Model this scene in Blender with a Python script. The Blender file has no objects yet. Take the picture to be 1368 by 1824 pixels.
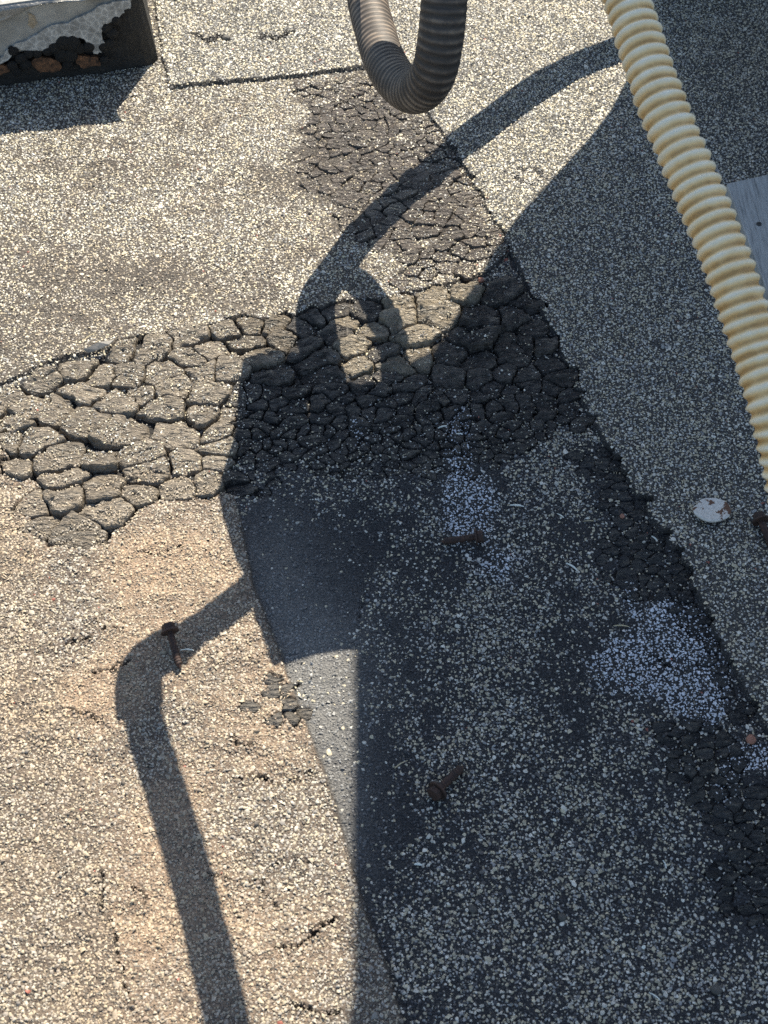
import bpy, bmesh, math, random
import numpy as np
from mathutils import Vector, Matrix
R = math.radians
random.seed(7); rng = np.random.default_rng(7)
S = bpy.context.scene; COL = S.collection

# ------------------------------------------------------------------ camera
PITCH = R(51.6); CH = 0.75; FPX = 2635.0; PW, PH = 1368, 1824
cam_d = bpy.data.cameras.new('camera'); cam = bpy.data.objects.new('camera', cam_d); COL.objects.link(cam)
cam.location = (0, 0, CH); cam.rotation_euler = (R(90) - PITCH, 0, 0)
cam_d.sensor_fit = 'VERTICAL'; cam_d.sensor_height = 36.0; cam_d.lens = 36.0 * FPX / PH
cam_d.clip_start = 0.01; cam_d.clip_end = 200
cam_d.dof.use_dof = True; cam_d.dof.focus_distance = 0.98; cam_d.dof.aperture_fstop = 22
S.camera = cam
# ------------------------------------------------------------------ light
SUN_E = R(48); SUN_A = R(14)           # elevation; azimuth clockwise from +Y (the view)
w = bpy.data.worlds.new('World'); S.world = w; w.use_nodes = True
nt = w.node_tree; bg = nt.nodes['Background']
sky = nt.nodes.new('ShaderNodeTexSky'); sky.sky_type = 'NISHITA'; sky.sun_disc = False
sky.sun_elevation = SUN_E; sky.sun_rotation = SUN_A; sky.air_density = 1.0; sky.dust_density = 1.0; sky.ozone_density = 1.0
hsv = nt.nodes.new('ShaderNodeHueSaturation'); hsv.inputs['Saturation'].default_value = 0.95; hsv.inputs['Hue'].default_value = 0.495; nt.links.new(sky.outputs[0], hsv.inputs['Color']); nt.links.new(hsv.outputs[0], bg.inputs[0]); bg.inputs[1].default_value = 0.083
sd = bpy.data.lights.new('sun', 'SUN'); so = bpy.data.objects.new('sun', sd); COL.objects.link(so)
sd.energy = 4.6; sd.angle = R(0.30); sd.color = (1.0, 0.91, 0.76)
SV = Vector((math.cos(SUN_E) * math.sin(SUN_A), math.cos(SUN_E) * math.cos(SUN_A), math.sin(SUN_E)))
so.rotation_euler = SV.to_track_quat('Z', 'Y').to_euler(); so.location = SV * 3
S.view_settings.view_transform = 'Standard'; S.view_settings.look = 'None'
S.view_settings.exposure = 1.15; S.view_settings.gamma = 1.0; S.view_settings.use_curve_mapping = False
S.render.engine = 'CYCLES'; S.cycles.use_denoising = False

# ------------------------------------------------------------------ coordinate helpers
ct, st = math.cos(PITCH), math.sin(PITCH)
FW = np.array([0, ct, -st]); UP = np.array([0, st, ct])
def ray(px, py):
    a = (px - PW / 2) / FPX; b = -(py - PH / 2) / FPX
    return np.array([a, FW[1] + b * UP[1], FW[2] + b * UP[2]])
def gnd(px, py, z=0.0):
    r = ray(px, py); t = (CH - z) / -r[2]; return np.array([r[0] * t, r[1] * t, z])
def atd(px, py, depth):
    r = ray(px, py); return Vector((r[0] * depth, r[1] * depth, CH + r[2] * depth))
def to_px(x, y):                        # ground points to photograph pixels (arrays)
    d = y * FW[1] - CH * FW[2]
    u = y * UP[1] - CH * UP[2]
    return PW / 2 + FPX * x / d, PH / 2 - FPX * u / d
def hsh(i, j, s):
    n = (i * 374761393 + j * 668265263 + s * 974634777) & 0xffffffff
    n = ((n ^ (n >> 13)) * 1274126177) & 0xffffffff
    return ((n ^ (n >> 16)) & 0xffff) / 65535.0
def vnoise(x, y, s=0):
    i = np.floor(x).astype(np.int64); j = np.floor(y).astype(np.int64)
    f = x - i; g = y - j; f = f * f * (3 - 2 * f); g = g * g * (3 - 2 * g)
    return ((hsh(i, j, s) * (1 - f) + hsh(i + 1, j, s) * f) * (1 - g) + (hsh(i, j + 1, s) * (1 - f) + hsh(i + 1, j + 1, s) * f) * g)
def fbm(x, y, s=0, o=4):
    v = 0; a = 0.5; t = 0
    for k in range(o):
        v = v + a * vnoise(x * 2 ** k, y * 2 ** k, s + k * 17); t += a; a *= 0.55
    return v / t
def sdp(X, Y, poly):                    # signed distance to polygon, negative inside
    X = np.asarray(X, float); Y = np.asarray(Y, float)
    d = np.full(X.shape, 1e12); ins = np.zeros(X.shape, bool); n = len(poly)
    for k in range(n):
        ax, ay = poly[k]; bx, by = poly[(k + 1) % n]
        ex, ey = bx - ax, by - ay; wx, wy = X - ax, Y - ay
        t = np.clip((wx * ex + wy * ey) / (ex * ex + ey * ey + 1e-9), 0, 1)
        d = np.minimum(d, (wx - ex * t) ** 2 + (wy - ey * t) ** 2)
        if ay != by:
            c = ((ay <= Y) != (by <= Y)) & (X < ex * (Y - ay) / ey + ax)
            ins ^= c
    d = np.sqrt(d); return np.where(ins, -d, d)
def dline(X, Y, pl):
    d = np.full(X.shape, 1e12)
    for (ax, ay), (bx, by) in zip(pl[:-1], pl[1:]):
        ex, ey = bx - ax, by - ay; wx, wy = X - ax, Y - ay
        t = np.clip((wx * ex + wy * ey) / (ex * ex + ey * ey + 1e-9), 0, 1)
        d = np.minimum(d, (wx - ex * t) ** 2 + (wy - ey * t) ** 2)
    return np.sqrt(d)
def sstep(a, b, x):
    t = np.clip((x - a) / (b - a), 0, 1); return t * t * (3 - 2 * t)

# ------------------------------------------------------------------ object helpers
def tag(o, label=None, cat=None, group=None, kind=None):
    if label: o['label'] = label
    if cat: o['category'] = cat
    if group: o['group'] = group
    if kind: o['kind'] = kind
    return o
def empty(name, loc):
    o = bpy.data.objects.new(name, None); o.empty_display_size = 0.02; o.location = loc; COL.objects.link(o); return o
def link(name, me, mat=None, parent=None, smooth=False):
    if mat is not None and not me.materials: me.materials.append(mat)
    if smooth:
        me.polygons.foreach_set('use_smooth', [True] * len(me.polygons))
    o = bpy.data.objects.new(name, me); COL.objects.link(o)
    if parent: o.parent = parent
    return o
def np_mesh(name, V, F, colors=None, smooth=False):      # F: (n,3) or (n,4)
    me = bpy.data.meshes.new(name); nv = len(V); nf = len(F); k = F.shape[1]
    me.vertices.add(nv); me.vertices.foreach_set('co', np.ascontiguousarray(V, np.float32).ravel())
    me.loops.add(nf * k); me.loops.foreach_set('vertex_index', np.ascontiguousarray(F, np.int32).ravel())
    me.polygons.add(nf); me.polygons.foreach_set('loop_start', np.arange(0, nf * k, k, dtype=np.int32))
    if smooth: me.polygons.foreach_set('use_smooth', np.ones(nf, bool))
    me.update(calc_edges=True)
    if colors is not None:
        for nm, c in colors.items():
            if c.ndim == 1:
                a = me.attributes.new(nm, 'FLOAT', 'POINT'); a.data.foreach_set('value', c.astype(np.float32))
            else:
                a = me.attributes.new(nm, 'FLOAT_COLOR', 'POINT')
                a.data.foreach_set('color', np.c_[c, np.ones(len(c))].astype(np.float32).ravel())
    return me
def bm_mesh(name, bm):
    me = bpy.data.meshes.new(name); bmesh.ops.recalc_face_normals(bm, faces=bm.faces); bm.to_mesh(me); bm.free(); return me

# ------------------------------------------------------------------ materials
class N:
    def __init__(s, name):
        s.m = bpy.data.materials.new(name); s.m.use_nodes = True; s.t = s.m.node_tree; s.b = s.t.nodes['Principled BSDF']
    def n(s, t, **k):
        x = s.t.nodes.new('ShaderNode' + t)
        for a, v in k.items(): setattr(x, a, v)
        return x
    def l(s, a, b): s.t.links.new(a, b)
    def noise(s, scale, detail=4, vec=None, rough=0.55):
        x = s.n('TexNoise'); x.inputs['Scale'].default_value = scale; x.inputs['Detail'].default_value = detail; x.inputs['Roughness'].default_value = rough
        x.inputs['Distortion'].default_value = 0.2
        s.l(vec if vec else s.obj(), x.inputs['Vector']); return x.outputs['Fac']
    def obj(s):
        if not hasattr(s, '_o'): s._o = s.n('TexCoord').outputs['Object']
        return s._o
    def ramp(s, fac, stops):
        r = s.n('ValToRGB'); e = r.color_ramp.elements
        while len(e) > 1: e.remove(e[-1])
        e[0].position = stops[0][0]; e[0].color = (*stops[0][1], 1)
        for p, c in stops[1:]: x = e.new(p); x.color = (*c, 1)
        s.l(fac, r.inputs[0]); return r.outputs[0]
    def mix(s, fac, a, b, blend='MIX'):
        m = s.n('Mix', data_type='RGBA', blend_type=blend)
        for v, i in ((fac, 0), (a, 6), (b, 7)):
            if hasattr(v, 'is_linked'): s.l(v, m.inputs[i])
            else: m.inputs[i].default_value = v if i == 0 else (*v, 1)
        return m.outputs[2]
    def math(s, op, a, b=0.5):
        m = s.n('Math', operation=op)
        for v, i in ((a, 0), (b, 1)):
            if hasattr(v, 'is_linked'): s.l(v, m.inputs[i])
            else: m.inputs[i].default_value = v
        return m.outputs[0]
    def bump(s, h, strength, dist, prev=None):
        b = s.n('Bump'); b.inputs['Strength'].default_value = strength; b.inputs['Distance'].default_value = dist
        s.l(h, b.inputs['Height'])
        if prev is not None: s.l(prev, b.inputs['Normal'])
        s.l(b.outputs[0], s.b.inputs['Normal']); return b.outputs[0]
    def col(s, c):
        if hasattr(c, 'is_linked'): s.l(c, s.b.inputs['Base Color'])
        else: s.b.inputs['Base Color'].default_value = (*c, 1)
    def rough(s, v): s.b.inputs['Roughness'].default_value = v
    def attr(s, name):
        a = s.n('Attribute'); a.attribute_name = name; return a

def mat_base():
    m = N('bitumen_sheet'); a = m.attr('Col').outputs['Color']; dn = m.attr('dens').outputs['Fac']
    n1 = m.noise(900, 3); n2 = m.noise(160, 5)
    c = m.mix(1.0, a, m.ramp(n1, [(0.3, (0.45, 0.45, 0.47)), (0.7, (1.6, 1.57, 1.52))]), 'MULTIPLY')
    c = m.mix(1.0, c, m.ramp(n2, [(0.3, (0.8, 0.8, 0.82)), (0.7, (1.15, 1.14, 1.12))]), 'MULTIPLY')
    v = m.n('TexVoronoi'); v.inputs['Scale'].default_value = 760; m.l(m.obj(), v.inputs['Vector'])
    sep = m.n('SeparateColor'); m.l(v.outputs['Color'], sep.inputs[0])
    g = m.math('LESS_THAN', sep.outputs[0], m.math('MULTIPLY', dn, 0.45))
    g = m.math('MULTIPLY', g, m.math('LESS_THAN', v.outputs['Distance'], 0.46))
    gc = m.ramp(sep.outputs[1], [(0.0, (0.08, 0.075, 0.065)), (0.6, (0.22, 0.20, 0.165)), (1.0, (0.42, 0.39, 0.33))])
    m.col(m.mix(g, c, gc)); m.rough(0.78)
    b = m.bump(n1, 1.0, 0.0016); b = m.bump(n2, 0.7, 0.003, b)
    m.bump(m.math('MULTIPLY', g, m.math('SUBTRACT', 0.6, v.outputs['Distance'])), 0.9, 0.0012, b)
    return m.m
def mat_gran():
    m = N('mineral_granule'); a = m.attr('Col').outputs['Color']; n1 = m.noise(1500, 2)
    m.col(m.mix(1.0, a, m.ramp(n1, [(0.3, (0.75, 0.75, 0.75)), (0.7, (1.15, 1.15, 1.15))]), 'MULTIPLY')); m.rough(0.62)
    return m.m
def mat_plate():
    m = N('cracked_bitumen'); n1 = m.noise(700, 4); n2 = m.noise(110, 5)
    dust = m.noise(60, 6, rough=0.7)
    mp = m.n('Mapping'); mp.inputs['Scale'].default_value = (1, 2.6, 1); mp.inputs['Rotation'].default_value = (0, 0, R(-14)); m.l(m.obj(), mp.inputs['Vector'])
    n3 = m.noise(170, 5, mp.outputs[0]); a = m.attr('Col').outputs['Color']
    c = m.mix(1.0, a, m.ramp(n2, [(0.3, (0.65, 0.65, 0.66)), (0.7, (1.35, 1.32, 1.28))]), 'MULTIPLY')
    c = m.mix(m.ramp(n3, [(0.5, (0, 0, 0)), (0.72, (0.5, 0.5, 0.5))]), c, (0.24, 0.21, 0.17))
    c = m.mix(1.0, c, m.ramp(n1, [(0.3, (0.75, 0.75, 0.75)), (0.7, (1.25, 1.25, 1.25))]), 'MULTIPLY')
    m.col(c); m.rough(0.40)
    b = m.bump(n1, 0.5, 0.0006); b = m.bump(n3, 1.0, 0.010, b); return m.m
def mat_simple(name, c1, c2, scale, rough=0.6, metal=0.0, bs=0.3, bd=0.001, detail=5):
    m = N(name); n = m.noise(scale, detail); m.col(m.ramp(n, [(0.3, c1), (0.7, c2)])); m.rough(rough)
    m.b.inputs['Metallic'].default_value = metal; m.bump(n, bs, bd); return m.m
def mat_rust():
    m = N('rusty_steel'); n = m.noise(420, 6); n2 = m.noise(1400, 3)
    m.col(m.ramp(n, [(0.3, (0.022, 0.014, 0.012)), (0.55, (0.05, 0.026, 0.019)), (0.78, (0.10, 0.05, 0.032))])); m.rough(0.7)
    m.bump(n2, 0.6, 0.0006); return m.m
M_BASE = mat_base(); M_GRAN = mat_gran(); M_PLATE = mat_plate(); M_RUST = mat_rust()

# ------------------------------------------------------------------ layout of the roofing sheets (all in photograph pixels, put on the ground by gnd/to_px)
EDGE_T = [(303, 163), (400, 155), (500, 147), (600, 135), (690, 129), (728, 132), (748, 190), (790, 250), (830, 310), (870, 385), (908, 452), (945, 530), (985, 600), (1020, 690),
          (1062, 772), (1130, 880), (1200, 990), (1250, 1085), (1300, 1190), (1368, 1310), (1440, 1440), (1700, 1900)]
P_T = EDGE_T + [(2600, 2300), (2600, -1500), (150, -1500), (262, -100), (290, 110)]
P_Q = [(-1200, 860), (25, 800), (200, 840), (330, 850), (400, 860), (418, 885), (432, 950), (450, 1040), (478, 1110), (500, 1170), (515, 1215), (545, 1290), (575, 1370),
       (600, 1440), (640, 1590), (680, 1700), (720, 1824), (800, 2100), (-1200, 2100)]
P_L = [(-1200, 760), (-5, 765), (20, 850), (35, 930), (90, 1050), (112, 1250), (180, 1480), (215, 1750), (250, 2100), (-1200, 2100)]
P_U = [(-1200, 790), (0, 690), (50, 668), (100, 642), (180, 627), (240, 610), (330, 590), (430, 574), (500, 576), (580, 553), (650, 537), (690, 545), (720, 528), (800, 510), (860, 492), (908, 452),
       (1000, 300), (1000, -1500), (-1200, -1500)]
BAND = [(-60, 712), (0, 692), (50, 670), (100, 644), (180, 630), (240, 612), (330, 592), (430, 576), (500, 578), (580, 555), (650, 540), (690, 546), (720, 530), (800, 512), (860, 495), (915, 470), (950, 545), (985, 605),
        (1020, 690), (1060, 772), (990, 768), (930, 800), (860, 850), (700, 850), (560, 872), (420, 885), (380, 902), (285, 912), (240, 976), (170, 1000), (90, 1005), (35, 950), (22, 850), (-10, 770), (-60, 780)]
ZA = [(510, 150), (700, 138), (742, 200), (790, 255), (830, 315), (870, 390), (903, 452), (850, 488), (780, 505), (715, 512), (660, 470), (600, 400), (545, 350), (525, 250)]
ZC = [(1165, 1300), (1240, 1262), (1300, 1310), (1350, 1390), (1450, 1470), (1500, 1640), (1368, 1652), (1290, 1625), (1262, 1560), (1290, 1500), (1235, 1430), (1180, 1350)]
ZD = [(1000, 800), (1070, 785), (1130, 880), (1205, 1000), (1250, 1090), (1300, 1195), (1345, 1290), (1300, 1290), (1245, 1150), (1195, 1085), (1120, 1060), (1050, 1000), (1090, 930), (1040, 860)]
ZE = [(440, 1262), (480, 1205), (520, 1215), (548, 1292), (500, 1300), (470, 1290)]
CRACKS = [([(166, 1206), (200, 1198), (232, 1186)], 5.5), ([(170, 1112), (190, 1125), (215, 1127)], 2.5), ([(415, 1392), (455, 1385), (500, 1402), (560, 1378)], 2.2),
          ([(180, 1560), (186, 1630), (205, 1655), (212, 1700), (220, 1745), (235, 1790)], 2.2), ([(470, 1575), (480, 1608), (505, 1622)], 1.8),
          ([(480, 1545), (510, 1534), (560, 1540)], 1.6), ([(490, 1688), (530, 1690), (570, 1655), (600, 1640)], 3.5), ([(520, 1790), (560, 1806), (610, 1802)], 3),
          ([(370, 1560), (420, 1572), (470, 1570)], 2), ([(350, 72), (372, 84), (398, 77)], 4), ([(462, 76), (500, 77), (522, 67)], 4.5), ([(120, 1270), (150, 1275), (185, 1283)], 2.2),
          ([(105, 1160), (160, 1140)], 2), ([(250, 985), (285, 990), (322, 975)], 1.8), ([(420, 1310), (415, 1335), (450, 1330)], 2), ([(230, 1585), (262, 1600), (262, 1620)], 2),
          ([(655, 1045), (640, 1100)], 1.0), ([(910, 318), (930, 338), (952, 336), (966, 320), (945, 308), (915, 312)], 1.6), ([(1150, 1165), (1200, 1190)], 2)]

# plates: centres read off the photograph, finer ones strewn between them
ZOOM1 = [(275, 415), (140, 465), (425, 360), (555, 345), (360, 447), (445, 440), (580, 435), (690, 300), (810, 285), (895, 258), (985, 262), (880, 320), (690, 380), (755, 355), (720, 440), (815, 415),
         (300, 500), (500, 515), (610, 490), (425, 530), (20, 520), (100, 555), (300, 620), (175, 582), (590, 560), (770, 500), (740, 580), (815, 582), (620, 665), (410, 650), (790, 640), (60, 615), (30, 680), (115, 680),
         (200, 750), (355, 740), (515, 720), (45, 770), (660, 765), (545, 790), (800, 695), (785, 755), (225, 818), (205, 885), (390, 835), (495, 860), (395, 930), (650, 850), (745, 820), (290, 1000), (120, 915), (125, 985),
         (925, 375), (975, 455), (1075, 270), (1190, 290), (1090, 340), (1000, 315), (1150, 375), (1165, 435), (1180, 500), (1075, 540), (925, 545), (1190, 220), (1110, 235), (965, 595), (870, 580), (985, 650), (1060, 610), (60, 455), (-40, 560), (-40, 640),
         (-50, 500), (560, 960), (520, 1000)]
ZOOM2 = [(300, 215), (335, 285), (350, 360), (420, 410), (262, 340), (270, 405), (290, 490), (410, 190), (430, 250), (545, 230), (645, 155), (540, 160), (785, 150), (715, 240), (835, 240), (915, 275), (455, 310), (490, 375),
         (600, 368), (700, 320), (820, 345), (880, 340), (940, 335), (730, 390), (830, 385), (610, 450), (700, 450), (810, 430), (950, 405), (875, 435), (890, 480), (960, 490), (1035, 520), (1065, 615), (955, 590), (940, 540), (820, 490),
         (760, 490), (345, 500), (450, 470), (430, 530), (390, 455), (700, 560), (620, 520), (600, 575), (515, 560), (790, 590), (870, 590), (1020, 450), (230, 260), (890, 205)]
seeds_px = [(x / 2, 450 + y / 2) for x, y in ZOOM1] + [(500 + x / 2, 450 + y / 2) for x, y in ZOOM2]
NM = len(seeds_px)
def spacing(x, y):                       # wanted plate size in pixels
    if y > 1120: return 27
    if x > 1020 and y > 790: return 24
    if y < 500 and x > 480: return 17 + 10 * max(0, min(1, (y - 270) / 60))
    if x < 430: return 34
    return max(15, 26 - (y - 690) * 0.07) if y > 640 else 30
sp = np.array(seeds_px)
zones_box = [(-150, 430, 1150, 1080), (440, 90, 980, 540), (1010, 780, 1340, 1240), (1110, 1210, 1560, 1720), (400, 1170, 590, 1340)]
keep = list(seeds_px); kr = [14.0] * NM
for bx0, by0, bx1, by1 in zones_box:
    for _ in range(9000):
        x = random.uniform(bx0, bx1); y = random.uniform(by0, by1); r = spacing(x, y)
        if y > 470 and y < 1010 and x < 1070 and (y < 700 + 0.02 * (x - 420) or x < 425) and sdp([x], [y], BAND)[0] < 8: continue
        A = np.array(keep); d = (A[:, 0] - x) ** 2 + ((A[:, 1] - y) * 1.25) ** 2
        man = d[:NM].min(); rest = d[NM:].min() if len(d) > NM else 1e9
        if man > (r * 0.95) ** 2 and rest > (r * 0.86) ** 2: keep.append((x, y))
SPX = np.array(keep)
AN = 1.28                                # plates are wider than they are deep
def warp(x, y, k=1.0):
    return (x + (fbm(x * 70, y * 70, 5, 4) - 0.5) * 0.012 * k, AN * (y - 0.10 * x + (fbm(x * 70 + 9, y * 70 + 4, 8, 4) - 0.5) * 0.010 * k))
SG = np.array([gnd(x, y)[:2] for x, y in keep])
SQ = np.stack(warp(SG[:, 0], SG[:, 1]), 1)             # seeds in warped ground space
inz = lambda poly: sdp(SPX[:, 0], SPX[:, 1], poly) < 0
zB, zA, zC, zD, zE = inz(BAND), inz(ZA), inz(ZC), inz(ZD), inz(ZE)
built = zB | zA | zC | zD | zE
drop = rng.random(len(keep))
built &= ~(zB & (SPX[:, 0] > 415) & (drop < np.clip((SPX[:, 1] - 800) / 90, 0, 0.6)))
built &= ~(zD & (drop < 0.12)) & ~(zE & (drop < 0.3)) & ~(zC & (drop < 0.03)) & ~(zA & (drop < np.clip(0.04 + 0.8 * (1 + sdp(SPX[:, 0], SPX[:, 1], ZA) / 45) * (SPX[:, 0] < 700), 0.04, 0.7)))
zone = np.where(zA, 1, np.where(zC, 2, np.where(zD, 3, np.where(zE, 4, 0))))
NS = len(keep); KR = 32
RT = np.zeros((NS, KR)); PHt = np.zeros(NS); AREA = np.zeros(NS)
ang = np.arange(KR) * 2 * math.pi / KR; UV = np.stack([np.cos(ang), np.sin(ang)], 1)
# plate look: brightness and thickness
big = np.zeros(NS)
for i in range(NS):
    d = SQ - SQ[i]; dd = np.hypot(d[:, 0], d[:, 1]); idx = np.argsort(dd)[1:15]
    nrm = d[idx] / dd[idx][:, None]
    h_ = hsh(np.minimum(i, idx), np.maximum(i, idx), 5)
    g = 0.00014 + 0.0042 * np.clip(h_ - 0.4, 0, 1) ** 2
    if zone[i] == 0 and i >= NM: g = 0.00018 + 0.0005 * h_ ** 3
    if zone[i] == 0 and SPX[i][0] < 430: g = 0.00014 + 0.0056 * np.clip(h_ - 0.42, 0, 1) ** 2
    if zone[i] == 1: g = 0.00018 + 0.00035 * h_ ** 3
    if zone[i] >= 2: g = g * 0.8
    bb = np.maximum(dd[idx] / 2 - g, 0.0004)
    dot = UV @ nrm.T
    rr = np.where(dot > 0.08, bb[None] / np.maximum(dot, 0.08), 1.0)
    p = 16.0; r = (np.sum(rr ** -p, 1)) ** (-1 / p)
    r = np.minimum(r, 0.030) * (1 + 0.11 * (rng.random(KR) - 0.5) + 0.02 * np.sin(ang * 3 + i))
    RT[i] = r; AREA[i] = 0.5 * np.mean(r * r) * 2 * math.pi
    PHt[i] = min(0.0050, 0.0012 + 0.26 * math.sqrt(AREA[i] / math.pi)) * random.uniform(0.8, 1.15)
    if zone[i] == 1: PHt[i] = (0.0010 if SPX[i][1] < 300 else 0.0017) * random.uniform(0.8, 1.3)
    if zone[i] == 0 and SPX[i][0] < 560: PHt[i] *= 1.08
    if zone[i] == 0 and SPX[i][0] > 700 and SPX[i][1] < 620: PHt[i] *= 1.5
    if zone[i] >= 2: PHt[i] *= 0.38
    if zone[i] == 0 and SPX[i][0] > 420: PHt[i] *= 1 - 0.6 * min(1, max(0, (SPX[i][1] - 760) / 90))
TILT = rng.normal(0, 0.11, (NS, 2))
def prof(f):                             # plate profile over fraction of radius
    return np.interp(f, [0, 0.5, 0.8, 0.93, 0.98, 1.0, 1.03], [1.08, 1.04, 0.98, 0.90, 0.62, 0.1, -0.2])

def base_z(x, y):
    X, Y = to_px(x, y)
    wx = X + (fbm(x * 60, y * 60, 31, 4) - 0.5) * 6; wy = Y + (fbm(x * 60, y * 60, 41, 4) - 0.5) * 6
    low = (fbm(x * 9, y * 9, 3, 3) - 0.5) * 0.005 + (fbm(x * 34, y * 34, 13, 3) - 0.5) * 0.0026
    e = lambda poly, wd=2.2: 1 - sstep(-wd, wd, sdp(wx, wy, poly))
    z = np.zeros_like(x)
    z = np.maximum(z, 0.0030 * e(P_U)); z = np.maximum(z, 0.0026 * e(P_Q)); z = np.maximum(z, 0.0036 * e(P_L, 4))
    z = np.maximum(z, (0.0045 + 0.0017 * (1 - sstep(330, 520, Y))) * e(P_T, 1.6))
    q = e(P_Q, 6) * (1 - e(P_T))
    z += q * (fbm(x * 90, y * 110, 53, 3) - 0.5) * 0.0036
    return z + low, X, Y, wx, wy
def vor(x, y, X, Y):                     # nearest plate and fraction of its radius; -1 where none
    sel = np.zeros(x.shape, bool)
    for bx0, by0, bx1, by1 in zones_box: sel |= (X > bx0) & (X < bx1) & (Y > by0) & (Y < by1)
    idx = np.where(sel)[0]; pid = np.full(x.shape, -1); fr = np.full(x.shape, 9.0)
    qx, qy = warp(x[idx], y[idx])
    for a in range(0, len(idx), 20000):
        s = slice(a, a + 20000); px_, py_ = qx[s], qy[s]
        D = (px_[:, None] - SQ[None, :, 0]) ** 2 + (py_[:, None] - SQ[None, :, 1]) ** 2
        k = D.argmin(1); d1 = np.sqrt(D[np.arange(len(k)), k])
        th = (np.arctan2(py_ - SQ[k, 1], px_ - SQ[k, 0]) / (2 * math.pi) * KR) % KR
        i0 = th.astype(int) % KR; f = th - np.floor(th)
        r = RT[k, i0] * (1 - f) + RT[k, (i0 + 1) % KR] * f
        ok = built[k]; pid[idx[s]] = np.where(ok, k, -1); fr[idx[s]] = np.where(ok, d1 / r, 9.0)
    return pid, fr
SZ, _, _, _, _ = base_z(SG[:, 0].copy(), SG[:, 1].copy())
SZ = np.where(zone == 0, np.minimum(SZ, 0.0004), SZ) - np.where((zone == 1) | (zone == 2) | (zone == 3), 0.0007, np.where(SPX[:, 1] < 700, 0.0022, np.where(SPX[:, 0] < 420, 0.0022, 0.0012)))
LIFT = np.where(zone == 0, 0.0, 0.0)

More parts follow.
